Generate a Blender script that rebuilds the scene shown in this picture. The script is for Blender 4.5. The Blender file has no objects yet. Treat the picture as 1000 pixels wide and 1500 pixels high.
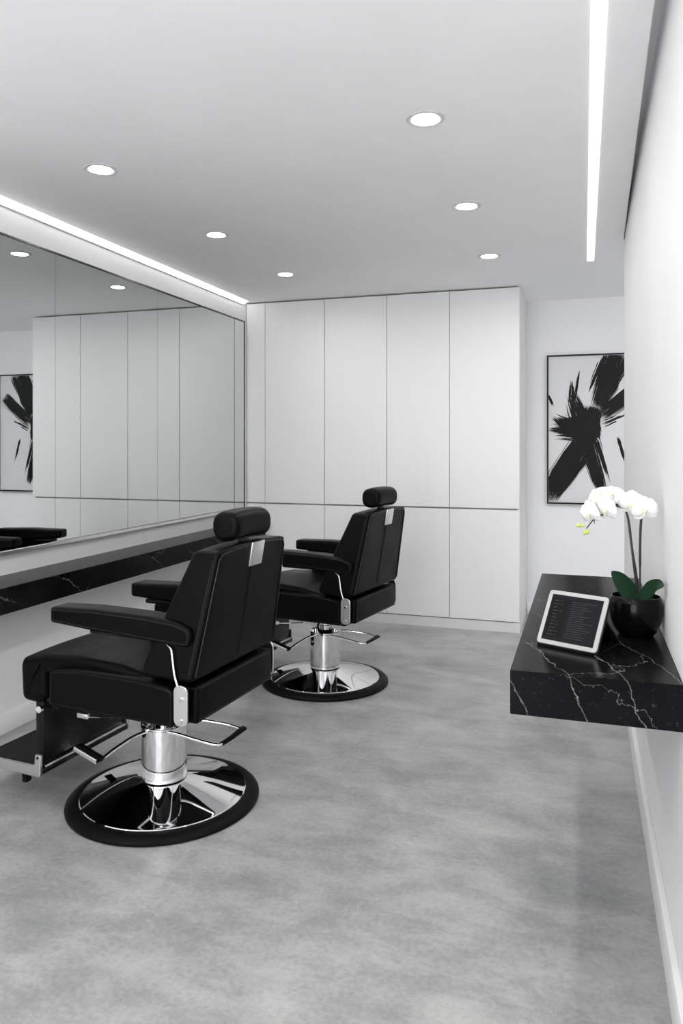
import bpy, bmesh, math, random
from mathutils import Vector, Matrix, noise

random.seed(7)
C = bpy.context.scene.collection
sc = bpy.context.scene
PI = math.pi

# ------------------------------------------------------------------ camera
cam_d = bpy.data.cameras.new('camera'); cam = bpy.data.objects.new('camera', cam_d); C.objects.link(cam)
cam_d.sensor_fit = 'HORIZONTAL'; cam_d.sensor_width = 36; cam_d.lens = 36*1.094
cam_d.shift_y = -0.098; cam_d.clip_start = .02; cam_d.clip_end = 60
cam.location = (0, 0, 1.38); cam.rotation_euler = (PI/2, 0, math.radians(17.978))
sc.camera = cam
# ------------------------------------------------------------------ light of the place, plus added daylight
EXPOSURE = 0.22
DOWNLIGHT = 215.0     # emission of the downlight lenses
STRIP_L = 3.5        # wall-side light strip
STRIP_R = 1.8        # ceiling light strip
ADDED_DAY = 6.3            # overcast daylight through an unseen shop front, added for brightness
w = bpy.data.worlds.new('overcast_sky'); sc.world = w; w.use_nodes = True
w.node_tree.nodes['Background'].inputs[0].default_value = (.97, .98, 1, 1)
w.node_tree.nodes['Background'].inputs[1].default_value = ADDED_DAY
pl = bpy.data.lights.new('added_window_portal', 'AREA'); pl.shape = 'RECTANGLE'; pl.size = 2.5; pl.size_y = 2.2
pl.cycles.is_portal = True
po = bpy.data.objects.new('added_window_portal', pl); C.objects.link(po)
po.location = (-1.25, -2.19, 1.25); po.rotation_euler = (PI/2, 0, PI)  # sits in the added shop window, guiding its light inwards
sc.view_settings.view_transform = 'Standard'; sc.view_settings.look = 'None'
sc.view_settings.gamma = 1; sc.view_settings.use_curve_mapping = False
sc.view_settings.exposure = EXPOSURE
sc.cycles.use_denoising = True
sc.cycles.max_bounces = 14; sc.cycles.diffuse_bounces = 10; sc.cycles.glossy_bounces = 6
sc.cycles.caustics_reflective = False; sc.cycles.caustics_refractive = False
sc.cycles.sample_clamp_indirect = 6

# ------------------------------------------------------------------ materials
def mat(name, col, rough=.5, metal=0, spec=.5, coat=0, emit=None, es=0):
    m = bpy.data.materials.new(name); m.use_nodes = True
    b = m.node_tree.nodes['Principled BSDF']
    b.inputs['Base Color'].default_value = (*col, 1); b.inputs['Roughness'].default_value = rough
    b.inputs['Metallic'].default_value = metal; b.inputs['Specular IOR Level'].default_value = spec
    b.inputs['Coat Weight'].default_value = coat; b.inputs['Coat Roughness'].default_value = .1
    if emit: b.inputs['Emission Color'].default_value = (*emit, 1); b.inputs['Emission Strength'].default_value = es
    return m
def nd(m, t, **kw):
    n = m.node_tree.nodes.new(t)
    for k, v in kw.items():
        if k in n.inputs: n.inputs[k].default_value = v
        else: setattr(n, k, v)
    return n
def ln(m, a, b): m.node_tree.links.new(a, b)
def bsdf(m): return m.node_tree.nodes['Principled BSDF']
def coords(m, scale=(1, 1, 1)):
    t = nd(m, 'ShaderNodeTexCoord'); mp = nd(m, 'ShaderNodeMapping'); mp.inputs['Scale'].default_value = scale
    ln(m, t.outputs['Object'], mp.inputs[0]); return mp.outputs[0]
def ramp(m, fac, stops):
    r = nd(m, 'ShaderNodeValToRGB'); ln(m, fac, r.inputs[0]); e = r.color_ramp.elements
    while len(e) < len(stops): e.new(.5)
    for i, (p, c) in enumerate(stops): e[i].position = p; e[i].color = (*c, 1) if len(c) == 3 else c
    return r.outputs[0]
def bump(m, h, strength, dist=.01):
    b = nd(m, 'ShaderNodeBump', Strength=strength, Distance=dist); ln(m, h, b.inputs['Height']); ln(m, b.outputs[0], bsdf(m).inputs['Normal'])

def plaster(name, col, rough=.6):
    m = mat(name, col, rough, spec=.3); v = coords(m)
    n = nd(m, 'ShaderNodeTexNoise', Scale=2.5, Detail=6.0, Roughness=.6); ln(m, v, n.inputs['Vector'])
    c = [x*.965 for x in col]; ln(m, ramp(m, n.outputs[0], [(.3, c), (.7, col)]), bsdf(m).inputs['Base Color'])
    n2 = nd(m, 'ShaderNodeTexNoise', Scale=90., Detail=3.0); ln(m, v, n2.inputs['Vector']); bump(m, n2.outputs[0], .05, .004)
    return m
M = {}
M['wall'] = plaster('white_wall_paint', (.775, .775, .78))
M['ceiling'] = plaster('ceiling_paint', (.95, .95, .955), .8)
M['lacquer'] = mat('white_matt_lacquer', (.84, .84, .84), .42, spec=.4)
v = coords(M['lacquer'], (14, 14, 1.2))
n = nd(M['lacquer'], 'ShaderNodeTexNoise', Scale=1.5, Detail=5.0); ln(M['lacquer'], v, n.inputs['Vector'])
ln(M['lacquer'], ramp(M['lacquer'], n.outputs[0], [(.3, (.765,)*3), (.7, (.777,)*3)]), bsdf(M['lacquer']).inputs['Base Color'])
M['carcass'] = mat('cabinet_carcass_grey', (.30, .30, .30), .6)
M['kick'] = mat('plinth_pale_grey', (.66, .66, .66), .4)
M['skirting'] = mat('white_skirting_gloss', (.84, .84, .84), .35)
M['slot'] = mat('shadow_gap_grey', (.35, .35, .35), .7)

def concrete():
    m = mat('polished_concrete', (.3, .3, .3), .32, spec=.5); v = coords(m)
    a = nd(m, 'ShaderNodeTexNoise', Scale=2.3, Detail=9.0, Roughness=.66, Distortion=.3); ln(m, v, a.inputs['Vector'])
    v2 = coords(m, (1.0, 2.6, 1)); b = nd(m, 'ShaderNodeTexNoise', Scale=2.6, Detail=7.0, Roughness=.65, Distortion=.5); ln(m, v2, b.inputs['Vector'])
    c = nd(m, 'ShaderNodeTexNoise', Scale=60., Detail=6.0, Roughness=.7); ln(m, v, c.inputs['Vector'])
    m1 = nd(m, 'ShaderNodeMix', data_type='FLOAT'); m1.inputs[0].default_value = .40; ln(m, a.outputs[0], m1.inputs[2]); ln(m, b.outputs[0], m1.inputs[3])
    m2 = nd(m, 'ShaderNodeMix', data_type='FLOAT'); m2.inputs[0].default_value = .22; ln(m, m1.outputs[0], m2.inputs[2]); ln(m, c.outputs[0], m2.inputs[3])
    col = ramp(m, m2.outputs[0], [(.37, (.19, .194, .196)), (.46, (.275, .278, .278)), (.53, (.36, .36, .355)), (.62, (.46, .46, .455))])
    ln(m, col, bsdf(m).inputs['Base Color'])
    bsdf(m).inputs['Roughness'].default_value = .34
    return m
M['concrete'] = concrete()

def marble():
    m = mat('black_veined_marble', (.012, .012, .013), .2, spec=.05); v = coords(m)
    def veins(nrm, per, dist, sc_, wd, seed):
        mp = nd(m, 'ShaderNodeMapping'); mp.inputs['Location'].default_value = (seed, seed*.7, seed*.3); ln(m, v, mp.inputs[0])
        d = nd(m, 'ShaderNodeTexNoise', Scale=sc_, Detail=7.0, Roughness=.62); ln(m, mp.outputs[0], d.inputs['Vector'])
        dp = nd(m, 'ShaderNodeVectorMath', operation='DOT_PRODUCT'); ln(m, v, dp.inputs[0]); dp.inputs[1].default_value = [q/per for q in nrm]
        a1 = nd(m, 'ShaderNodeMath', operation='MULTIPLY_ADD'); ln(m, d.outputs[0], a1.inputs[0]); a1.inputs[1].default_value = dist; ln(m, dp.outputs['Value'], a1.inputs[2])
        fr = nd(m, 'ShaderNodeMath', operation='FRACT'); ln(m, a1.outputs[0], fr.inputs[0])
        sb = nd(m, 'ShaderNodeMath', operation='SUBTRACT'); ln(m, fr.outputs[0], sb.inputs[0]); sb.inputs[1].default_value = .5
        ab = nd(m, 'ShaderNodeMath', operation='ABSOLUTE'); ln(m, sb.outputs[0], ab.inputs[0])
        return ramp(m, ab.outputs[0], [(0, (1,)*3), (wd*.4, (.4,)*3), (wd, (0,)*3)])
    va = veins((.80, .28, .53), .115, 1.1, 3.5, .016, 3.1); vb = veins((.62, -.35, .70), .21, 1.5, 4.5, .008, 8.4)
    vm = nd(m, 'ShaderNodeMath', operation='MAXIMUM'); ln(m, va, vm.inputs[0]); ln(m, vb, vm.inputs[1]); vein = vm.outputs[0]
    mk = nd(m, 'ShaderNodeTexNoise', Scale=3.2, Detail=3.0); ln(m, v, mk.inputs['Vector'])
    mask = ramp(m, mk.outputs[0], [(.46, (.02,)*3), (.70, (1,)*3)])
    mu = nd(m, 'ShaderNodeMath', operation='MULTIPLY'); ln(m, vein, mu.inputs[0]); ln(m, mask, mu.inputs[1])
    sp = nd(m, 'ShaderNodeTexNoise', Scale=75., Detail=4.0, Roughness=.7); ln(m, v, sp.inputs['Vector'])
    spk = ramp(m, sp.outputs[0], [(.60, (0,)*3), (.78, (.13,)*3)])
    mx = nd(m, 'ShaderNodeMath', operation='MAXIMUM'); ln(m, mu.outputs[0], mx.inputs[0]); ln(m, spk, mx.inputs[1])
    base = nd(m, 'ShaderNodeTexNoise', Scale=4., Detail=5.0); ln(m, v, base.inputs['Vector'])
    bc = ramp(m, base.outputs[0], [(.35, (.003, .003, .0035)), (.7, (.009, .009, .010))])
    mc = nd(m, 'ShaderNodeMix', data_type='RGBA'); ln(m, mx.outputs[0], mc.inputs[0]); ln(m, bc, mc.inputs[6]); mc.inputs[7].default_value = (.42, .42, .42, 1)
    ln(m, mc.outputs[2], bsdf(m).inputs['Base Color'])
    return m
M['marble'] = marble()

def leather():
    m = mat('black_leather', (.002, .002, .0024), .36, spec=.08); v = coords(m)
    vo = nd(m, 'ShaderNodeTexVoronoi', Scale=420.); ln(m, v, vo.inputs['Vector'])
    n = nd(m, 'ShaderNodeTexNoise', Scale=9., Detail=4.0); ln(m, v, n.inputs['Vector'])
    ad = nd(m, 'ShaderNodeMath', operation='MULTIPLY_ADD'); ln(m, n.outputs[0], ad.inputs[0]); ad.inputs[1].default_value = 3.; ln(m, vo.outputs[0], ad.inputs[2])
    bump(m, ad.outputs[0], .12, .0015)
    ln(m, ramp(m, n.outputs[0], [(.3, (.32,)*3), (.7, (.42,)*3)]), bsdf(m).inputs['Roughness'])
    return m
M['leather'] = leather()
M['piping'] = mat('leather_piping', (.009, .009, .010), .35, spec=.3)
M['chrome'] = mat('polished_chrome', (.86, .86, .87), .035, 1)
M['satin'] = mat('satin_aluminium', (.72, .72, .72), .28, 1)
M['rubber'] = mat('black_rubber', (.004, .004, .004), .45, spec=.08)
M['blackmetal'] = mat('black_enamel', (.005, .005, .006), .25, spec=.2)
M['tread'] = mat('ribbed_black_rubber', (.022, .022, .022), .6, spec=.2)
M['mirror'] = mat('grey_tinted_mirror', (.70, .72, .715), .0, 1)
M['mirror_edge'] = mat('mirror_edge_dark', (.10, .11, .11), .2, .6)
M['lens'] = mat('lit_downlight_lens', (1, 1, 1), .5, emit=(1, .985, .96), es=DOWNLIGHT)
M['stripL'] = mat('lit_strip_diffuser_wall', (1, 1, 1), .5, emit=(1, .99, .975), es=STRIP_L)
M['stripR'] = mat('lit_strip_diffuser_ceiling', (1, 1, 1), .5, emit=(1, .99, .975), es=STRIP_R)
M['ring'] = mat('downlight_ring_white', (.62, .62, .62), .4, .0)
M['canvas'] = mat('canvas_off_white', (.62, .62, .62), .7)
M['ink'] = mat('black_paint', (.008, .008, .008), .55, spec=.15)
M['blackframe'] = mat('black_frame', (.006, .006, .006), .4, spec=.2)
M['pot'] = mat('black_glazed_ceramic', (.003, .003, .003), .16, spec=.13)
M['soil'] = mat('dark_bark', (.012, .009, .007), .9)
M['leaf'] = mat('orchid_leaf', (.010, .036, .016), .38, spec=.3)
M['stem'] = mat('dark_green_stem', (.010, .016, .009), .5)
M['stake'] = mat('dark_stake', (.03, .03, .035), .4)
M['petal'] = mat('white_petal', (.80, .80, .80), .55, spec=.2)
bsdf(M['petal']).inputs['Subsurface Weight'].default_value = .25; bsdf(M['petal']).inputs['Subsurface Radius'].default_value = (.01, .01, .01)
M['lip'] = mat('yellow_lip', (.80, .72, .52), .5)
M['bud'] = mat('green_bud', (.50, .60, .16), .5)
M['tabframe'] = mat('tablet_white_bezel', (.40, .40, .40), .4, spec=.3)
M['tabcase'] = mat('black_tablet_case', (.006, .006, .006), .5, spec=.15)
def screen():
    m = mat('dark_screen', (.006, .006, .0065), .4, spec=.04, emit=(.010, .010, .011), es=1.0)
    return m
M['screen'] = screen()
M['screen_pane'] = mat('screen_side_pane', (.004, .004, .004), .4, spec=.04, emit=(.008, .008, .009), es=1)
M['screen_text'] = mat('screen_text_grey', (.03, .03, .03), .35, spec=.08, emit=(.032, .032, .034), es=1)
M['glassdark'] = mat('added_window_frame_grey', (.08, .08, .08), .4)

# ------------------------------------------------------------------ helpers
def finish(bm, ang=38):
    bmesh.ops.recalc_face_normals(bm, faces=bm.faces)
    for f in bm.faces: f.smooth = len(f.verts) < 12
    a = math.radians(ang)
    for e in bm.edges:
        if len(e.link_faces) == 2: e.smooth = e.calc_face_angle(0) < a
        else: e.smooth = False
def obj(name, bm, m, parent=None, ang=38):
    finish(bm, ang); me = bpy.data.meshes.new(name); bm.to_mesh(me); bm.free()
    for x in (m if isinstance(m, (list, tuple)) else [m]): me.materials.append(x)
    o = bpy.data.objects.new(name, me); C.objects.link(o); o.parent = parent
    return o
def box(bm, x0, x1, y0, y1, z0, z1, bev=0, seg=2, rot=None):
    t = bmesh.new(); bmesh.ops.create_cube(t, size=1)
    for vv in t.verts: vv.co = Vector(((x0+x1)/2+vv.co.x*(x1-x0), (y0+y1)/2+vv.co.y*(y1-y0), (z0+z1)/2+vv.co.z*(z1-z0)))
    if bev: bmesh.ops.bevel(t, geom=t.edges[:], offset=bev, segments=seg, profile=.5, affect='EDGES')
    if rot: bmesh.ops.transform(t, matrix=rot, verts=t.verts)
    merge(bm, t)
def merge(bm, t):
    me = bpy.data.meshes.new('tmp'); t.to_mesh(me); t.free(); bm.from_mesh(me); bpy.data.meshes.remove(me)
def nb(*a, **k):
    bm = bmesh.new(); box(bm, *a, **k); return bm
def lathe(bm, prof, n=64, c=(0, 0)):
    rings = []
    for r, z in prof:
        if r < 1e-6: rings.append([bm.verts.new((c[0], c[1], z))])
        else: rings.append([bm.verts.new((c[0]+r*math.cos(2*PI*i/n), c[1]+r*math.sin(2*PI*i/n), z)) for i in range(n)])
    for a, b in zip(rings, rings[1:]):
        for i in range(n):
            j = (i+1) % n
            if len(a) == 1 and len(b) == 1: break
            if len(a) == 1: bm.faces.new((a[0], b[i], b[j]))
            elif len(b) == 1: bm.faces.new((a[i], b[0], a[j]))
            else: bm.faces.new((a[i], b[i], b[j], a[j]))
def catmull(pts, k=6):
    pts = [Vector(p) for p in pts]; P = [pts[0]*2-pts[1]]+pts+[pts[-1]*2-pts[-2]]; out = []
    for i in range(1, len(P)-2):
        for s in range(k):
            t = s/k; a, b, c, d = P[i-1:i+3]
            out.append(.5*((2*b)+(c-a)*t+(2*a-5*b+4*c-d)*t*t+(3*b-a-3*c+d)*t**3))
    out.append(pts[-1]); return out
def tube(bm, pts, r, n=10, closed=False, flat=1.0, up=None):
    pts = [Vector(p) for p in pts]; N = len(pts); rings = []; prev = None
    for i, p in enumerate(pts):
        if closed: d = pts[(i+1) % N]-pts[i-1]
        else: d = pts[min(i+1, N-1)]-pts[max(i-1, 0)]
        d.normalize()
        if prev is None:
            u = Vector(up) if up else (Vector((0, 0, 1)) if abs(d.z) < .9 else Vector((1, 0, 0)))
        else: u = prev
        u = (u-d*u.dot(d)).normalized(); prev = u; s = d.cross(u)
        rr = r[i] if isinstance(r, (list, tuple)) else r
        rings.append([bm.verts.new(p+u*(math.cos(2*PI*k/n)*rr*flat)+s*(math.sin(2*PI*k/n)*rr)) for k in range(n)])
    R = list(zip(rings, rings[1:]))
    if closed: R.append((rings[-1], rings[0]))
    for a, b in R:
        for k in range(n): bm.faces.new((a[k], a[(k+1) % n], b[(k+1) % n], b[k]))
    if not closed: bm.faces.new(rings[0]); bm.faces.new(rings[-1])
def roundpoly(pts, rad, seg=5):
    out = []; n = len(pts)
    for i in range(n):
        p = Vector(pts[i]); a = Vector(pts[i-1]); b = Vector(pts[(i+1) % n])
        r = rad[i] if isinstance(rad, (list, tuple)) else rad
        if r <= 0: out.append(p); continue
        da = (a-p); db = (b-p); la, lb = da.length, db.length; da.normalize(); db.normalize()
        ang = math.acos(max(-1, min(1, da.dot(db)))); t = min(r/math.tan(ang/2), la*.48, lb*.48)
        s, e = p+da*t, p+db*t
        for k in range(seg+1):
            u = k/seg; out.append((1-u)**2*s+2*u*(1-u)*p+u*u*e)
    return out
def area2(p): return sum(p[i-1].x*p[i].y-p[i].x*p[i-1].y for i in range(len(p)))
def inset(p, d):
    if area2(p) < 0: sgn = 1
    else: sgn = -1
    n = len(p); out = []
    for i in range(n):
        a = p[i]-p[i-1]; b = p[(i+1) % n]-p[i]
        if a.length < 1e-9: a = b.copy()
        if b.length < 1e-9: b = a.copy()
        a.normalize(); b.normalize(); t = (a+b)
        if t.length < 1e-6: t = a
        t.normalize(); nn = Vector((t.y, -t.x))*sgn
        k = 1/max(.6, nn.dot(Vector((a.y, -a.x))*sgn)); out.append(p[i]+nn*d*k)
    return out
def pillow(bm, prof, w, r, y0=0, nc=6, nm=8, fn=None, bulge=0):
    """profile in (x,z) swept along y from -w to w with rounded ends"""
    prof = [Vector(q) for q in prof]; ys = []
    for k in range(nc+1):
        a = PI/2*k/nc; ys.append((-(w-r)-r*math.cos(a), r*(1-math.sin(a))))
    mid = [(-(w-r)+2*(w-r)*k/nm, 0) for k in range(1, nm)]
    full = ys+mid+[(-y, d) for y, d in reversed(ys)]
    rings = []
    for y, d in full:
        q = inset(prof, d) if d > 1e-6 else prof; ring = []
        for p in q:
            co = Vector((p.x, y0+y, p.y))
            if fn: co = fn(co, y/w)
            ring.append(bm.verts.new(co))
        rings.append(ring)
    n = len(prof)
    for a, b in zip(rings, rings[1:]):
        for i in range(n): bm.faces.new((a[i], a[(i+1) % n], b[(i+1) % n], b[i]))
    for ring, s in ((rings[0], -1), (rings[-1], 1)):
        c = sum((v_.co for v_ in ring), Vector())/n; f = bm.faces.new(ring)
        if bulge:
            ret = bmesh.ops.inset_individual(bm, faces=[f], thickness=bulge*.9)
            for v_ in f.verts: v_.co.y += s*bulge*.45
def tag(o, label=None, cat=None, group=None, kind=None):
    for k, x in (('label', label), ('category', cat), ('group', group), ('kind', kind)):
        if x: o[k] = x
    return o
def empty(name, loc=(0, 0, 0), rz=0):
    o = bpy.data.objects.new(name, None); C.objects.link(o); o.location = loc; o.rotation_euler = (0, 0, rz); o.empty_display_size = .1
    return o
def struct(name, bm, m, parent=None): return tag(obj(name, bm, m, parent), kind='structure')
def copy_tree(o, parent=None):
    c = o.copy(); C.objects.link(c); c.parent = parent
    for ch in [x for x in list(bpy.data.objects) if x.parent == o]: copy_tree(ch, c)
    return c

# ------------------------------------------------------------------ room shell
XW, XR, H, YC, YB, YF = -2.645, .218, 2.55, 5.606, 6.27, -2.2
YE = 4.53                     # where the right wall ends and the passage opens
struct('floor', nb(XW-.2, 2.2, YF-.2, YB+.2, -.12, 0), M['concrete'])
bm = bmesh.new()
cv = [(XW-.2, YF-.2), (.105, YF-.2), (.214, YE), (XW-.2, YE)]      # free edge beside the right wall's shadow gap
lo = [bm.verts.new((x, y, H)) for x, y in cv]; hi = [bm.verts.new((x, y, H+.12)) for x, y in cv]
bm.faces.new(lo); bm.faces.new(hi)
for i in range(4): bm.faces.new((lo[i], lo[(i+1) % 4], hi[(i+1) % 4], hi[i]))
box(bm, XW-.2, 2.2, YE, YB+.2, H, H+.12)
box(bm, .06, XR+.2, YF-.2, YE, H+.10, H+.16)       # closes the shadow gap above
struct('ceiling', bm, M['ceiling'])
struct('wall_left', nb(XW-.15, XW, YF-.2, YB+.2, 0, H), M['wall'])
struct('wall_right', nb(XR, XR+.16, YF-.2, YE, 0, H+.10), M['wall'])
struct('wall_back', nb(XW, 2.2, YB, YB+.15, 0, H), M['wall'])
struct('wall_passage', nb(2.05, 2.2, YE-1.2, YB, 0, H), M['wall'])
struct('wall_passage_near', nb(XR+.16, 2.05, YE-1.35, YE-1.2, 0, H), M['wall'])
M['darkwall'] = plaster('front_wall_paint', (.70, .70, .70))
bm = nb(XW, -2.5, YF-.15, YF, 0, H); box(bm, 0, XR, YF-.15, YF, 0, H); box(bm, -2.5, 0, YF-.15, YF, 2.35, H); box(bm, -2.5, 0, YF-.15, YF, 0, .15)
struct('wall_front', bm, M['darkwall'])
bm = bmesh.new()
for x in (-2.5, -1.27, -.04): box(bm, x, x+.04, YF-.09, YF-.04, .15, 2.35)
for z in (.15, 2.31): box(bm, -2.5, 0, YF-.09, YF-.04, z, z+.04)
struct('added_window_1', bm, M['glassdark'])  # unseen shop window, added so daylight brightens the room
def skirt(name, pts, h):
    bm = bmesh.new(); x0, x1, y0, y1 = pts; box(bm, x0, x1, y0, y1, 0, h, .003, 2); return struct(name, bm, M['skirting'])
skirt('baseboard_left', (XW, XW+.016, YF, YC+.02), .10)
skirt('baseboard_right', (XR-.018, XR, YF, YE), .125)
skirt('baseboard_back', (-.44, 2.05, YB-.016, YB), .10)

# ------------------------------------------------------------------ cabinets on the far wall
xs = [XW+.002, -2.475, -1.962, -1.452, -.964, -.447]
labels = ['narrow white filler cabinet door column squeezed beside the mirror wall',
          'white handleless wardrobe column, second from the mirror wall',
          'white handleless wardrobe column in the middle, behind the far chair backrest',
          'white handleless wardrobe column, second from the cabinet run\'s free end',
          'white handleless wardrobe column at the free end by the passage, its side showing']
for i in range(5):
    x0, x1 = xs[i], xs[i+1]; last = i == 4
    t = tag(empty('wardrobe_cabinet', ((x0+x1)/2, YC, 0)), labels[i], 'cabinet', 'floor to ceiling white wardrobe columns')
    def loc(bm): bmesh.ops.translate(bm, verts=bm.verts, vec=(-(x0+x1)/2, -YC, 0)); return bm
    g = .0022
    obj('carcass', loc(nb(x0+.0005, x1-.0005-(.019 if last else 0), YC+.022, YB-.002, .075, H-.006)), M['carcass'], t)
    obj('door', loc(nb(x0+g, x1-g, YC, YC+.02, .912, H-.012, .0012, 1)), M['lacquer'], t)
    obj('door', loc(nb(x0+g, x1-g, YC, YC+.02, .080, .900, .0012, 1)), M['lacquer'], t)
    obj('plinth', loc(nb(x0, x1-(.002 if last else 0), YC+.006, YC+.03, 0, .073)), M['kick'], t)
    if last: obj('side_panel', loc(nb(x1-.018, x1, YC+.021, YB-.002, 0, H-.006)), M['lacquer'], t)

# ------------------------------------------------------------------ mirror panes, ledges
panes = [(1.24, 2.22, 'mirror pane nearest the camera, left of the seam at the photo edge'), (2.22, 3.234, 'leftmost visible mirror pane, reflecting the passage and the cabinet corner'),
         (3.234, 4.214, 'middle mirror pane, between the two fine vertical seams above the near chair'), (4.214, 5.50, 'widest mirror pane at the far end, touching the white cabinets')]
for a, b, lb in panes[1:]:
    t = tag(empty('mirror_pane', (XW, (a+b)/2, .868)), 'tall frameless '+lb, 'mirror', 'mirror panes along the left wall')
    bm = nb(.004, .032, a-(a+b)/2+.001, b-(a+b)/2-.001, .012, 2.372-.868)
    o = obj('glass', bm, M['mirror'], t)
    bm = nb(.0, .028, a-(a+b)/2+.002, b-(a+b)/2-.002, .0115, 2.3745-.868); obj('backing', bm, M['mirror_edge'], t)
struct('trim_1', nb(XW, XW+.040, 1.24, 5.51, .858, .878, .002, 1), M['satin'])
struct('trim_2', nb(XW, XW+.036, 5.503, 5.512, .878, 2.376), M['mirror_edge'])
struct('trim_3', nb(XW, XW+.036, 1.24, 5.512, 2.3745, 2.383), M['mirror_edge'])
o = obj('floating_counter', nb(XW+.001, -2.40, .9, 5.45, .641, .757, .002, 1), M['marble'])
tag(o, 'long slim black marble ledge floating on the left wall under the mirror', 'counter')
o = obj('floating_counter', nb(-.172, XR, 1.865, 3.312, .722, .83, .002, 1), M['marble'])
tag(o, 'thick black marble floating counter on the right wall carrying tablet and orchid', 'counter')

# ------------------------------------------------------------------ ceiling lights
t0 = empty('ceiling_downlight', (0, 0, H))
bm = bmesh.new(); lathe(bm, [(.046, .004), (.0465, -.001), (.052, -.004), (.066, -.004), (.070, 0), (.070, .01), (.046, .01)], 48); obj('trim_ring', bm, M['ring'], t0)
bm = bmesh.new(); lathe(bm, [(0, -.0008), (.0463, -.0008)], 48); obj('lens', bm, M['lens'], t0)
DL = [(-.54, 2.64, 'round white downlight nearest the camera, large, right row at top centre'),
      (-.547, 3.667, 'round white downlight second in the right row, above the cabinets\' free end'),
      (-.558, 4.68, 'small round white downlight at the far end of the right row'),
      (-1.95, 2.70, 'round white downlight nearest the camera in the left row, near the photo\'s left side'),
      (-1.945, 3.738, 'round white downlight in the middle of the left row, near the mirror\'s light strip'),
      (-1.945, 4.75, 'small round white downlight at the far end of the left row, above the cabinets')]
first = True
for x, y, lb in DL + [(-.54, 1.6, None), (-1.95, 1.6, None), (-.54, .55, None), (-1.95, .55, None), (-.54, -.5, None), (-1.95, -.5, None), (-.54, -1.5, None), (-1.95, -1.5, None)]:  # entries without a label are unseen extras, added to brighten the room
    t = t0 if first else copy_tree(t0); first = False
    t.location = (x, y, H); tag(t, lb or 'unseen round white downlight added for brightness, overhead or behind the camera', 'ceiling light', 'recessed ceiling downlights')

t = tag(empty('linear_ceiling_light', (.04, 0, H)), 'straight white light strip recessed in the ceiling along the right wall', 'strip light')
obj('diffuser', nb(-.021, .019, YF+.2, 4.99, -.003, .004), M['stripR'], t)
t = tag(empty('cove_strip_light', (XW, 0, H)), 'long slim light strip in the corner of ceiling and mirror wall', 'strip light')
bm = bmesh.new()
vs = [bm.verts.new(p) for p in ((.001, YF+.2, -.022), (.046, YF+.2, -.001), (.046, 5.55, -.001), (.001, 5.55, -.022), (.001, YF+.2, -.001), (.001, 5.55, -.001))]
for f in ((0, 1, 2, 3), (0, 4, 1), (3, 2, 5), (4, 0, 3, 5), (1, 4, 5, 2)): bm.faces.new([vs[i] for i in f])
obj('diffuser', bm, M['stripL'], t)
obj('profile', nb(0, .007, YF+.2, 5.55, -.027, -.0222), M['satin'], t)

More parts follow.
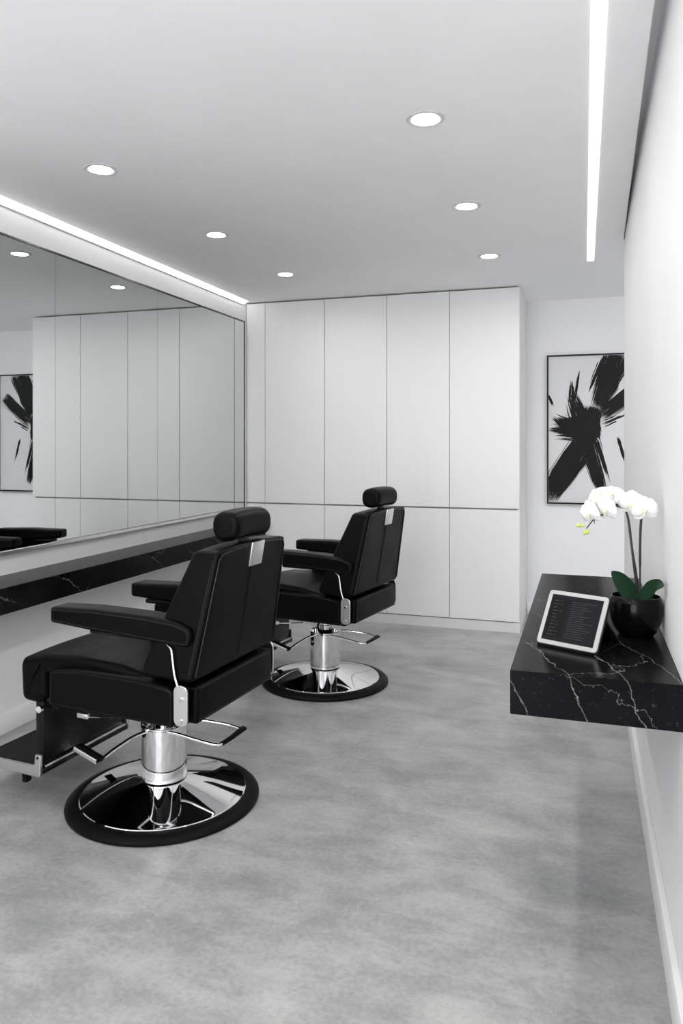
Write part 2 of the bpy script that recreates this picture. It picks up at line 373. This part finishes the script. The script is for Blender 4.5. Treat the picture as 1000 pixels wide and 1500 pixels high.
# ------------------------------------------------------------------ barber chair
def seam(pts, r=.0022): bm = bmesh.new(); tube(bm, pts, r, 6); return bm
def make_chair(far_front):
    T = empty('barber_chair')
    L = M['leather']
    # base
    bm = bmesh.new(); lathe(bm, [(.313, .0), (.360, 0), (.368, .004), (.368, .012), (.359, .021), (.340, .028), (.323, .031), (.317, .029), (.313, .02), (.313, 0)], 96); obj('base_ring', bm, M['rubber'], T)
    bm = bmesh.new(); lathe(bm, [(.312, .001), (.316, .031), (.3135, .0335), (.308, .0345), (.30, .0362), (.20, .0590), (.12, .0774), (.085, .0855)], 96); obj('base_disc', bm, M['chrome'], T, 30)
    bm = bmesh.new(); lathe(bm, [(.0, .09), (.088, .09), (.0882, .092), (.0882, .100), (.0872, .1015), (.0872, .288), (.0895, .291), (.0895, .297), (.086, .299), (.080, .298), (.079, .27), (0, .27)], 64); obj('pump_column', bm, M['chrome'], T, 30)
    bm = bmesh.new(); lathe(bm, [(0, .25), (.045, .25), (.045, .315), (.050, .318), (.050, .333), (.045, .336), (.045, .352), (.07, .356), (.07, .40), (0, .40)], 40); obj('piston', bm, M['chrome'], T, 30)
    # seat frame, side panels, rear skirt
    obj('seat_frame', nb(-.255, .37, -.238, .238, .395, .52, .01), M['blackmetal'], T)
    for s in (1, -1):
        pr = roundpoly([(.295, .418), (.295, .548), (.18, .562), (-.10, .560), (-.252, .545), (-.252, .412)], [.012, .018, .1, .1, .03, .014], 6)
        bm = bmesh.new(); pillow(bm, pr, .028, .010, y0=s*.274, nc=5, nm=2); o = obj('side_panel', bm, L, T)
        q = inset([Vector(x) for x in pr], .009); bm = bmesh.new(); tube(bm, [(p.x, s*.3005, p.y) for p in q], .0018, 6, closed=True); obj('seam', bm, M['piping'], o)
    pr = roundpoly([(-.272, .422), (-.272, .555), (-.333, .553), (-.330, .424)], .014, 4)
    bm = bmesh.new(); pillow(bm, pr, .272, .016, nc=6, nm=4); o = obj('rear_skirt', bm, L, T)
    bm = bmesh.new(); tube(bm, [(-.3325+k, y, z) for k, y, z in ((.003, .256, .436), (0, .256, .545), (0, -.256, .545), (.003, -.256, .436))], .0018, 6, closed=True); obj('seam', bm, M['piping'], o)
    # seat cushion with front roll
    pr = roundpoly([(-.15, .520), (-.15, .562), (.02, .588), (.20, .597), (.36, .588), (.474, .562), (.476, .515)], [.01, .02, .2, .3, .2, .045, .02], 7)
    roll = roundpoly([(.350, .43), (.350, .572), (.42, .574), (.478, .555), (.470, .402), (.385, .398)], [.03, .02, .05, .04, .035, .04], 7)
    def crown(co, s):
        k = max(0, 1-s*s)
        if co.z > .53 and co.x < .40: co.z += .012*k
        elif co.z > .53: co.z += .010*k
        if abs(s) > .5 and co.z > .55 and co.x < -.02: co.z -= .006*math.sin((co.x+.15)*60)**2*(abs(s)-.5)*2
        return co
    bm = bmesh.new(); pillow(bm, pr, .262, .024, nc=7, nm=12, fn=crown); pillow(bm, roll, .2635, .024, nc=7, nm=12, fn=lambda co, s: crown(co, s) if co.z > .53 else co); o = obj('seat_cushion', bm, L, T, 60)
    # backrest
    pr = roundpoly([(-.105, .572), (-.165, .72), (-.302, 1.018), (-.405, 1.020), (-.327, .572)], [.03, .3, .028, .016, .02], 7)
    def taper(co, s):
        w = .298-(co.z-.58)*.112
        k = min(1, max(0, (co.z-.95)/.07)); co.y *= w/.28
        co.x -= 0
        if co.z > .9: co.z -= .010*s*s*k - .006*k
        if co.x > -.30 and co.z > .62: co.x += .014*(1-s*s)
        return co
    bm = bmesh.new(); pillow(bm, pr, .28, .016, nc=6, nm=12, fn=taper); o = obj('backrest', bm, L, T, 50)
    def rearpt(z, s, off=.0015):
        w = .298-(z-.58)*.112; x = -.327+(z-.572)/(1.020-.572)*(-.405+.327); return Vector((x-off, s*w, z))
    per = [rearpt(.592, .955), rearpt(.75, .955), rearpt(.90, .955), rearpt(.985, .955), rearpt(1.003, .90), rearpt(1.010, .7), rearpt(1.016, .17)]
    for s in (1, -1): bm = bmesh.new(); tube(bm, [Vector((p.x, p.y*s, p.z)) for p in per], .0028, 8); obj('piping', bm, M['piping'], o)
    side = []
    for s in (1, -1):
        bm = bmesh.new()
        edge = [Vector((-.323+(z-.59)/(1.0-.59)*(-.397+.323)+.012, s*(.298-(z-.58)*.112)*1.0+s*.0, z)) for z in (.60, .70, .80, .90, .985)]
        tube(bm, edge, .0022, 6); obj('piping', bm, M['piping'], o)
    bm = bmesh.new(); tube(bm, [rearpt(z, 0, .0008) for z in (.60, .70, .80, .90, .935)], .0022, 6); obj('centre_seam', bm, M['piping'], o)
    bm = nb(-.004, .004, -.047, .047, -.045, .045, .002); bmesh.ops.rotate(bm, verts=bm.verts, cent=(0, 0, 0), matrix=Matrix.Rotation(math.atan(.078/.448)*-1, 3, 'Y'))
    bmesh.ops.translate(bm, verts=bm.verts, vec=(-.400, -.018, .978)); p = obj('headrest_bracket', bm, M['satin'], T)
    bm = nb(-.368, -.34, -.02, .02, .98, 1.06, .004); obj('headrest_stem', bm, M['blackmetal'], T)
    # headrest: fat rounded roll
    pr = [Vector((-.352+.056*math.copysign(abs(math.cos(a))**.85, math.cos(a)), 1.086+.054*math.copysign(abs(math.sin(a))**.8, math.sin(a)))) for a in [2*PI*k/36 for k in range(36)]]
    def hb(co, s): co.z += .006*(1-s*s); return co
    bm = bmesh.new(); pillow(bm, pr, .132, .022, nc=7, nm=8, fn=hb); o = obj('headrest', bm, L, T, 60)
    for s in (1, -1):
        q = inset(pr, .006); bm = bmesh.new(); tube(bm, [(p.x, s*.119, p.y) for p in q], .0022, 6, closed=True); obj('piping', bm, M['piping'], o)
    # arms
    for s in (1, -1):
        ff = .290 if s > 0 else .325
        pr = roundpoly([(ff, .725), (ff, .783), (.10, .790), (-.14, .785), (-.26, .775), (-.325, .755), (-.322, .690), (-.20, .697), (.10, .712)], [.014, .014, .2, .2, .08, .035, .03, .1, .1], 6)
        bm = bmesh.new(); pillow(bm, pr, .050, .014, y0=s*.253, nc=6, nm=4); o = obj('armrest', bm, L, T, 50)
        q = [p for p in inset([Vector(x) for x in pr], .0115)]; bm = bmesh.new(); tube(bm, [(p.x, s*.3025, p.y) for p in q], .0017, 6, closed=True); obj('seam', bm, M['piping'], o)
        f2 = .12 if s > 0 else .26
        bm = nb(-.27, f2, s*.253-.032, s*.253+.032, .697, .716, .006); obj('armrest_plate', bm, M['blackmetal'], T)
        fr = -.135 if s > 0 else far_front
        pr = roundpoly([(fr, .590), (fr, .700), (-.30, .700), (-.30, .560), (fr-.03, .560)], [.03, .02, .01, .01, .05], 6)
        bm = bmesh.new(); pillow(bm, pr, .022, .010, y0=s*.252, nc=4, nm=2); o = obj('arm_support_pad', bm, L, T)
        # bracket plate, rod, bolts
        pr = roundpoly([(-.264, .428), (-.264, .566), (-.318, .566), (-.318, .428)], .026, 8)
        bm = bmesh.new(); pillow(bm, pr, .004, .0015, y0=s*.309, nc=2, nm=2); br = obj('arm_bracket', bm, M['satin'], T)
        tag(br, 'satin metal plate')
        for z in (.520, .447):
            bm = bmesh.new(); lathe(bm, [(0, .006), (.006, .006), (.0075, .003), (.0075, 0)], 20)
            bmesh.ops.rotate(bm, verts=bm.verts, cent=(0, 0, 0), matrix=Matrix.Rotation(-s*PI/2, 3, 'X')); bmesh.ops.translate(bm, verts=bm.verts, vec=(-.293, s*.313, z))
            obj('bolt', bm, M['chrome'] if z > .5 else M['satin'], br)
        bm = bmesh.new(); tube(bm, catmull([(-.205, s*.275, .700), (-.225, s*.288, .690), (-.243, s*.297, .682), (-.250, s*.300, .66), (-.262, s*.304, .60), (-.276, s*.306, .56)], 4), .0048, 10); obj('arm_rod', bm, M['chrome'], T)
    # leg rest and footplate
    bm = nb(.385, .425, -.235, .235, .135, .405, .008); lr = obj('leg_rest', bm, M['blackmetal'], T)
    bm = nb(.372, .386, -.235, .235, .148, .158, .003); obj('edge_strip', bm, M['satin'], lr)
    bm = nb(.372, .70, -.250, .250, .128, .150, .004); fp = obj('footplate', bm, M['blackmetal'], T)
    bm = bmesh.new()
    for k in range(26): x = .432+k*.0100; box(bm, x, x+.0055, -.232, .232, .150, .1545)
    box(bm, .428, .692, -.234, .234, .149, .1515); obj('tread_mat', bm, M['tread'], fp)
    for s in (1, -1):
        pr = roundpoly([(.376, .120), (.376, .205), (.402, .205), (.406, .160), (.70, .160), (.70, .128), (.60, .124), (.45, .120)], [.012, .008, .008, .012, .006, .006, 0, 0], 4)
        bm = bmesh.new(); pillow(bm, pr, .006, .002, y0=s*.254, nc=2, nm=2); o = obj('side_trim', bm, M['satin'], fp)
        bm = bmesh.new(); lathe(bm, [(0, .003), (.004, .003), (.005, 0)], 14); bmesh.ops.rotate(bm, verts=bm.verts, cent=(0, 0, 0), matrix=Matrix.Rotation(-s*PI/2, 3, 'X')); bmesh.ops.translate(bm, verts=bm.verts, vec=(.389, s*.260, .192)); obj('rivet', bm, M['blackmetal'], o)
        bm = nb(.475, .50, s*.215-.014, s*.215+.014, .070, .128, .004); obj('stub_foot', bm, M['rubber'], fp)
    for s in (1, -1):
        bm = bmesh.new(); tube(bm, [(.395, s*.237, .372), (.395, s*.249, .372)], .013, 20, up=(0, 0, 1)); obj('hinge_pin', bm, M['chrome'], lr)
        bm = nb(.33, .40, s*.20-.01, s*.20+.01, .365, .41, .003); obj('hinge_arm', bm, M['blackmetal'], lr)
    # levers
    bm = bmesh.new(); tube(bm, catmull([(.02, .075, .285), (.045, .13, .278), (.068, .21, .258), (.072, .262, .247)], 5), .0065, 10); lv = obj('pump_lever', bm, M['chrome'], T)
    bm = nb(-.062, .062, -.017, .017, -.009, .009, .004); bmesh.ops.rotate(bm, verts=bm.verts, cent=(0, 0, 0), matrix=Matrix.Rotation(math.radians(-12), 3, 'Y') @ Matrix.Rotation(math.radians(-8), 3, 'Z')); bmesh.ops.translate(bm, verts=bm.verts, vec=(.142, .262, .252)); obj('pedal', bm, M['rubber'], lv)
    bm = nb(-.060, .060, .0150, .0205, -.011, .007, .002); bmesh.ops.rotate(bm, verts=bm.verts, cent=(0, 0, 0), matrix=Matrix.Rotation(math.radians(-12), 3, 'Y') @ Matrix.Rotation(math.radians(-8), 3, 'Z')); bmesh.ops.translate(bm, verts=bm.verts, vec=(.142, .262, .252)); obj('pedal_edge', bm, M['chrome'], lv)
    bm = bmesh.new(); tube(bm, catmull([(-.055, .06, .288), (-.10, .055, .284), (-.20, .045, .268), (-.262, .032, .258), (-.272, .010, .256)], 5), .0062, 10); lv = obj('pump_lever', bm, M['chrome'], T)
    bm = bmesh.new(); tube(bm, [(-.270, .015, .257), (-.272, -.06, .257), (-.268, -.150, .258)], [.012, .013, .016], 10, flat=.55); obj('pedal', bm, M['rubber'], lv)
    bm = bmesh.new(); tube(bm, catmull([(-.255, -.140, .260), (-.20, -.135, .270), (-.10, -.10, .284), (-.055, -.06, .286)], 5), .0055, 10); obj('return_rod', bm, M['chrome'], lv)
    # recline handle under the near side panel
    bm = bmesh.new(); tube(bm, [(.02, .215, .385), (.10, .215, .372), (.19, .215, .363)], .004, 8); rl = obj('recline_rod', bm, M['chrome'], T)
    bm = nb(.185, .235, .207, .223, .354, .374, .004); obj('clevis', bm, M['satin'], rl)
    return T
ch = make_chair(.222)
def put(o, x, y, a): o.location = (x, y, 0); o.rotation_euler = (0, 0, PI-a)
put(ch, -1.562, 2.567, .080)
tag(ch, 'black leather barber chair nearest the camera, chrome round base, facing the mirror', 'barber chair', 'black leather barber chairs')
ch2 = copy_tree(ch); put(ch2, -1.440, 4.128, .162)
tag(ch2, 'black leather barber chair farther back, in front of the white cabinets', 'barber chair')

# ------------------------------------------------------------------ tablet on its folding case
W, HH, TL, YAW = .172, .157, .568, -.436
R = Matrix.Translation((-.126, 2.123, .8385)) @ Matrix.Rotation(YAW, 4, 'Z') @ Matrix.Rotation(-TL, 4, 'X')
t = empty('tablet_computer', (-.05, 2.09, .83)); tag(t, 'white-framed tablet with dark screen propped on a black case on the right counter', 'tablet')
inv = Matrix.Translation((.05, -2.09, -.83))
def slab(x0, x1, z0, z1, y0, y1, r):
    pr = roundpoly([(x0, z0), (x0, z1), (x1, z1), (x1, z0)], r, 6); bm = bmesh.new()
    pillow(bm, pr, (y1-y0)/2, min(.002, (y1-y0)/2*.9), y0=(y0+y1)/2, nc=2, nm=1); bmesh.ops.transform(bm, matrix=inv @ R, verts=bm.verts); return bm
obj('bezel', slab(0, W, 0, HH, 0, .006, .011), M['tabframe'], t)
obj('case_back', slab(-.002, W+.002, -.002, HH+.002, .006, .013, .012), M['tabcase'], t)
s = obj('screen', slab(.012, W-.012, .012, HH-.012, -.0012, .0008, .0015), M['screen'], t)
def flat(rects, y):
    bm = bmesh.new()
    for a, b, c, d in rects:
        bm.faces.new([bm.verts.new(p) for p in ((a, y, c), (b, y, c), (b, y, d), (a, y, d))])
    bmesh.ops.transform(bm, matrix=inv @ R, verts=bm.verts); return bm
sx0, sx1, sz0, sz1 = .013, W-.013, .013, HH-.013
pane_x = sx0+(sx1-sx0)*.36
obj('side_menu', flat([(sx0+.004, pane_x, sz0+.010, sz1-.010)], -.0014), M['screen_pane'], s)
rr = random.Random(3); rects = []
z = sz1-.018
for k in range(11):
    wd = rr.uniform(.010, .020); x = sx0+.009+rr.uniform(0, .004); rects.append((x, x+wd, z, z+.0016))
    if rr.random() < .6: rects.append((x+wd+.004, x+wd+.004+rr.uniform(.004, .010), z, z+.0014))
    z -= .0098
z = sz1-.016
for k in range(17):
    x = pane_x+.010; wd = rr.uniform(.022, .058) if k % 3 else rr.uniform(.05, .072); rects.append((x, x+wd, z, z+.0011)); z -= .0064
obj('screen_writing', flat(rects, -.0016), M['screen_text'], s)
cx = obj('camera_dot', flat([(W/2-.0012, W/2+.0012, HH-.0045, HH-.0025)], -.0003), M['tabcase'], t)
# folded stand: triangular prop behind
def w2(p): return inv @ (R @ Vector(p))
bm = bmesh.new()
top0, top1 = w2((.02, .014, HH*.62)), w2((W-.004, .014, HH*.62))
yaw = Matrix.Rotation(YAW, 3, 'Z'); back = yaw @ Vector((0, .150, 0))
b0 = w2((.02, .014, 0)) + back; b1 = w2((W-.004, .014, 0)) + back; b0.z = b1.z = .0015
th = Vector((0, 0, .003))
vv = [bm.verts.new(p) for p in (top0, top1, b1, b0, top0+yaw @ Vector((0, .006, .002)), top1+yaw @ Vector((0, .006, .002)), b1+yaw @ Vector((0, .006, 0)), b0+yaw @ Vector((0, .006, 0)))]
for f in ((0, 1, 2, 3), (4, 5, 6, 7), (0, 1, 5, 4), (2, 3, 7, 6), (1, 2, 6, 5), (0, 3, 7, 4)): bm.faces.new([vv[i] for i in f])
obj('case_prop', bm, M['tabcase'], t)
f0, f1 = w2((0, .008, 0)), w2((W, .008, 0)); bm = bmesh.new()
pts = [(f0.x, f0.y), (f1.x, f1.y), (b1.x, b1.y), (b0.x, b0.y)]
lo = [bm.verts.new((x, y, .0003)) for x, y in pts]; hi = [bm.verts.new((x, y, .004)) for x, y in pts]
bm.faces.new(lo); bm.faces.new(hi)
for i in range(4): bm.faces.new((lo[i], lo[(i+1) % 4], hi[(i+1) % 4], hi[i]))
obj('case_flap', bm, M['tabcase'], t)

# ------------------------------------------------------------------ potted orchid
PX, PY, PZ = .1435, 2.325, .83
t = empty('potted_orchid', (PX, PY, PZ)); tag(t, 'white orchid in a glossy black round pot on the right counter beside the tablet', 'potted plant')
bm = bmesh.new(); lathe(bm, [(0, .0005), (.044, .0005), (.049, .004), (.061, .021), (.070, .044), (.0738, .068), (.0728, .092), (.0685, .110), (.0665, .1135), (.0645, .1135), (.0640, .110), (.066, .095), (.0, .095)], 72); obj('pot', bm, M['pot'], t, 50)
bm = bmesh.new(); lathe(bm, [(0, .103), (.03, .101), (.0655, .099)], 40)
for v_ in bm.verts: v_.co.z += .004*noise.noise(v_.co*90)
obj('bark', bm, M['soil'], t)
def L_(p): return Vector(p)-Vector((PX, PY, PZ))
def leafmesh(path, wid, up, cup=.25, nv=9):
    P = catmull([L_(p) for p in path], 6); n_ = len(P); bm = bmesh.new(); rows = []
    for i, p in enumerate(P):
        u = i/(n_-1); d = (P[min(i+1, n_-1)]-P[max(i-1, 0)]).normalized(); U = Vector(up); U = (U-d*U.dot(d)).normalized(); s = d.cross(U)
        ww = wid*(math.sin(PI*min(1, (u*.93+.07))**.8)**.62 if u < .995 else .04)*(.45+.55*min(1, u*2.2))
        rows.append([bm.verts.new(p+s*ww*k+U*(cup*ww*k*k)) for k in [(-1+2*j/(nv-1)) for j in range(nv)]])
    for a, b in zip(rows, rows[1:]):
        for j in range(nv-1): bm.faces.new((a[j], a[j+1], b[j+1], b[j]))
    bmesh.ops.recalc_face_normals(bm, faces=bm.faces)
    bmesh.ops.solidify(bm, geom=bm.faces[:], thickness=.0016)
    return bm
obj('leaf', leafmesh([(.150, 2.325, .928), (.128, 2.322, .952), (.100, 2.314, .990), (.076, 2.306, 1.014)], .0265, (-.35, -1.0, .35), .22), M['leaf'], t, 60)
obj('leaf', leafmesh([(.152, 2.325, .928), (.174, 2.305, .957), (.195, 2.262, .984), (.208, 2.205, .996)], .0255, (-.5, -1.0, .5), .22), M['leaf'], t, 60)
st = [(.151, 2.325, .925), (.145, 2.325, 1.00), (.133, 2.322, 1.079), (.125, 2.32, 1.15), (.1165, 2.32, 1.186), (.103, 2.318, 1.199), (.081, 2.315, 1.203), (.063, 2.31, 1.184), (.029, 2.305, 1.164), (.007, 2.30, 1.136)]
bm = bmesh.new(); P = catmull([L_(p) for p in st], 6); tube(bm, P, [.0030 if i < len(P)*.5 else .0030-.0014*(i/len(P)-.5)*2 for i in range(len(P))], 8); obj('stem', bm, M['stem'], t)
bm = bmesh.new(); tube(bm, [L_(p) for p in ((.150, 2.322, .925), (.139, 2.318, 1.01), (.129, 2.316, 1.10), (.1215, 2.315, 1.165), (.1165, 2.314, 1.186))], .0026, 8); obj('support_stick', bm, M['stake'], t)
bm = bmesh.new(); P = catmull([L_(p) for p in ((.155, 2.328, .925), (.1545, 2.325, 1.02), (.1545, 2.322, 1.10), (.157, 2.32, 1.163), (.162, 2.318, 1.178))], 5); tube(bm, P, [.0024]*6+[.0036]*(len(P)-9)+[.0024]*3, 8); obj('stem', bm, M['stem'], t)
bm = bmesh.new(); tube(bm, [L_(p) for p in ((.029, 2.305, 1.164), (.0285, 2.304, 1.150))], .0012, 6); obj('stem_spur', bm, M['stem'], t)
def flower(pos, face, roll, size, squash=1.0):
    c = L_(pos); f = Vector(face).normalized(); U = Vector((0, 0, 1)); U = (U-f*U.dot(f)).normalized(); S = U.cross(f)
    Q = Matrix((S, U, f)).transposed() @ Matrix.Rotation(roll, 3, 'Z'); bm = bmesh.new()
    def petal(ang, ln_, wd, lift, curl):
        nu, nv = 16, 11; lay = []
        for off in (0, -.0005):
            rows = []
            for i in range(nu+1):
                u = i/nu; prof_ = max(.10, math.sqrt(max(0, 1-(abs(u-.58)/(.58 if u < .58 else .425))**2.2)))
                row = []
                for j in range(nv):
                    k = -1+2*j/(nv-1); x = u*ln_*(1-.05*k*k*u); y = wd*prof_*k
                    z = lift*u*ln_+curl*ln_*u*u - .30*wd*k*k*prof_ + .0011*math.sin(7*u+4*k+ang*3) + off
                    row.append(bm.verts.new(Q @ (Matrix.Rotation(ang, 3, 'Z') @ Vector((x, y*squash, z))) + c))
                rows.append(row)
            for a, b in zip(rows, rows[1:]):
                for j in range(nv-1): bm.faces.new((a[j], a[j+1], b[j+1], b[j]))
            lay.append(rows)
        T_, B_ = lay
        rim = [(i, 0) for i in range(nu+1)]+[(nu, j) for j in range(1, nv)]+[(i, nv-1) for i in range(nu-1, -1, -1)]+[(0, j) for j in range(nv-2, 0, -1)]
        for (a, b), (e, f_) in zip(rim, rim[1:]+rim[:1]): bm.faces.new((T_[a][b], T_[e][f_], B_[e][f_], B_[a][b]))
    D = math.radians
    for a in (90, 215, 325): petal(D(a), size*1.08, size*.46, -.12, -.12)
    n0 = len(bm.verts)
    for a in (12, 168): petal(D(a), size*1.05, size*.70, .18, -.28)
    o = obj('flower', bm, M['petal'], t, 70)
    bm = bmesh.new()
    for (x, y, z, sx, sy, sz) in ((0, -.18, .16, .16, .13, .12), (-.12, -.10, .12, .08, .13, .08), (.12, -.10, .12, .08, .13, .08), (0, -.40, .16, .07, .16, .05)):
        b2 = bmesh.new(); bmesh.ops.create_uvsphere(b2, u_segments=10, v_segments=7, radius=1)
        for v_ in b2.verts: v_.co = Q @ (Vector((x+v_.co.x*sx, y+v_.co.y*sy, z+v_.co.z*sz))*size)+c
        merge(bm, b2)
    obj('lip', bm, M['lip'], o, 70)
    b2 = bmesh.new(); bmesh.ops.create_uvsphere(b2, u_segments=10, v_segments=7, radius=1)
    for v_ in b2.verts: v_.co = Q @ (Vector((v_.co.x*.09, .03+v_.co.y*.11, .14+v_.co.z*.12))*size)+c
    obj('column', b2, M['petal'], o, 70)
flower((.163, 2.292, 1.197), (-.10, -1, -.05), .15, .036)
flower((.128, 2.300, 1.212), (-.25, -1, -.10), -.1, .036)
flower((.077, 2.325, 1.236), (-.10, -.55, .45), .2, .035)
flower((.060, 2.296, 1.193), (-.75, -.8, -.10), .1, .034)
flower((.036, 2.330, 1.216), (-.6, -.8, .35), -.3, .036)
flower((.012, 2.306, 1.180), (-.7, -.7, -.15), .3, .036)
flower((.045, 2.335, 1.235), (-.2, -.7, .6), .9, .032)
for p, d, s_ in (((-.014, 2.308, 1.143), (-1, 0, .1), .0085), ((-.003, 2.302, 1.143), (-1, 0, .1), .006), ((.010, 2.30, 1.127), (.1, -.3, -1), .0085), ((.002, 2.30, 1.123), (-.4, -.2, -1), .0075)):
    bm = bmesh.new(); bmesh.ops.create_uvsphere(bm, u_segments=12, v_segments=9, radius=1)
    q = Vector(d).to_track_quat('Z', 'Y').to_matrix()
    for v_ in bm.verts: v_.co = q @ Vector((v_.co.x*s_*.7, v_.co.y*s_*.7, v_.co.z*s_))+L_(p)
    obj('bud', bm, M['bud'], t, 70)

# ------------------------------------------------------------------ abstract painting on the back wall
PW, PH = .80, 1.195
t = empty('framed_painting', (-.284, YB, .908)); tag(t, 'black framed abstract black and white brushstroke painting on the passage wall', 'painting')
bm = bmesh.new(); fw, fd = .012, .035
box(bm, 0, PW, -fd, 0, 0, fw); box(bm, 0, PW, -fd, 0, PH-fw, PH); box(bm, 0, fw, -fd, 0, fw, PH-fw); box(bm, PW-fw, PW, -fd, 0, fw, PH-fw); obj('frame', bm, M['blackframe'], t)
bm = bmesh.new(); yC = -.022
bm.faces.new([bm.verts.new(p) for p in ((fw, yC, fw), (PW-fw, yC, fw), (PW-fw, yC, PH-fw), (fw, yC, PH-fw))])
rr = random.Random(11); layer = [0]
X0, X1, Z0, Z1 = fw+.001, PW-fw-.001, fw+.001, PH-fw-.001
def stroke(a, b, w0, w1, n, rag0=.0, rag1=.12, bend=0, fill=1.0, ragged=1.0):
    """a broad brush stroke as many bristle streaks, torn at its ends and edges"""
    a = Vector(a); b = Vector(b); d = b-a; L0 = d.length; d.normalize(); nn = Vector((-d.y, d.x))
    for i in range(n):
        k = (i+.5)/n*2-1 + rr.uniform(-.8, .8)/n
        edge = max(0, abs(k)-.55)/.45
        if rr.random() > fill*(1-.45*edge*ragged): continue
        s0 = rr.uniform(0, rag0)*(1+edge) + (rr.uniform(0, .35)*L0*edge*ragged if rr.random() < .4 else 0)
        s1 = L0-rr.uniform(0, rag1)*(1+1.2*edge) - (rr.uniform(0, .35)*L0*edge*ragged if rr.random() < .5 else 0)
        if s1-s0 < .015: continue
        if rr.random() < .25: k += rr.uniform(-.10, .10)*ragged
        hw = (w0+w1)/2/n*rr.uniform(1.2, 2.5)*(1-.5*edge)
        m = 8; left = []; right = []
        for j in range(m+1):
            u = j/m; s = s0+(s1-s0)*u; g = s/L0; wc = w0+(w1-w0)*g
            p = a+d*s+nn*(k*wc/2 + bend*math.sin(PI*g)+rr.uniform(-.0016, .0016))
            h = hw*(.1 if j in (0, m) else (.55 if j == m-1 else 1))*rr.uniform(.7, 1.2)
            left.append(p+nn*h); right.append(p-nn*h)
        layer[0] += 1; y = yC-.0004-.000002*layer[0]
        for j in range(m):
            q = [left[j], left[j+1], right[j+1], right[j]]
            if not all(X0 < p.x < X1 and Z0 < p.y < Z1 for p in q):
                q = [Vector((min(X1, max(X0, p.x)), min(Z1, max(Z0, p.y)))) for p in q]
                if (q[0]-q[1]).length < 1e-6 or (q[0]-q[3]).length < 1e-6: continue
            f = bm.faces.new([bm.verts.new((p.x, y, p.y)) for p in q]); f.material_index = 1
def q(x, y): return ((x-182)/458*.585, (1-(y-430)/882)*PH)
stroke(q(625, 418), q(470, 760), .26, .11, 80, .0, .06)             # broad stroke from the top right
stroke(q(520, 440), q(430, 660), .05, .04, 18, .10, .06, fill=.55)
stroke(q(610, 600), q(500, 760), .05, .03, 14, .08, .02, fill=.55)
stroke(q(760, 600), q(480, 815), .125, .11, 60, .0, .06)            # arm to the right edge
stroke(q(680, 770), q(500, 850), .05, .05, 14, .1, .04, fill=.4)
stroke(q(400, 940), q(170, 1290), .17, .19, 90, .0, .03)            # lower left leg
stroke(q(420, 1030), q(225, 1300), .07, .05, 26, .0, .09, fill=.75)
stroke(q(415, 940), q(522, 1260), .13, .085, 60, .0, .04)           # lower right leg
stroke(q(480, 930), q(560, 1190), .045, .03, 16, .0, .10, fill=.6)
stroke(q(430, 1060), q(470, 1190), .05, .03, 12, .0, .10, fill=.35)
stroke(q(470, 860), q(215, 870), .24, .16, 90, .0, .10)             # blob and its spikes to the left
stroke(q(450, 880), q(186, 872), .10, .04, 36, .0, .04)
stroke(q(400, 900), q(215, 790), .16, .10, 50, .0, .08, fill=.85)
stroke(q(410, 900), q(318, 640), .20, .10, 70, .0, .16, fill=.9)    # burst upwards
stroke(q(330, 720), q(332, 560), .05, .02, 12, .0, .07, fill=.6)
stroke(q(345, 700), q(382, 500), .03, .008, 8, .0, .08, fill=.8)
stroke(q(390, 880), q(420, 730), .14, .10, 44, .0, .05, fill=.9)
stroke(q(470, 740), q(400, 990), .12, .20, 80, .0, .03)
stroke(q(350, 800), q(470, 960), .26, .18, 90, .0, .03)
stroke(q(450, 790), q(500, 940), .10, .05, 30, .0, .05)
stroke(q(190, 665), q(222, 735), .02, .02, 7, 0, .03, fill=.7)
stroke(q(600, 915), q(655, 1090), .022, .02, 6, 0, .05, fill=.7)
obj('canvas', bm, [M['canvas'], M['ink']], t)
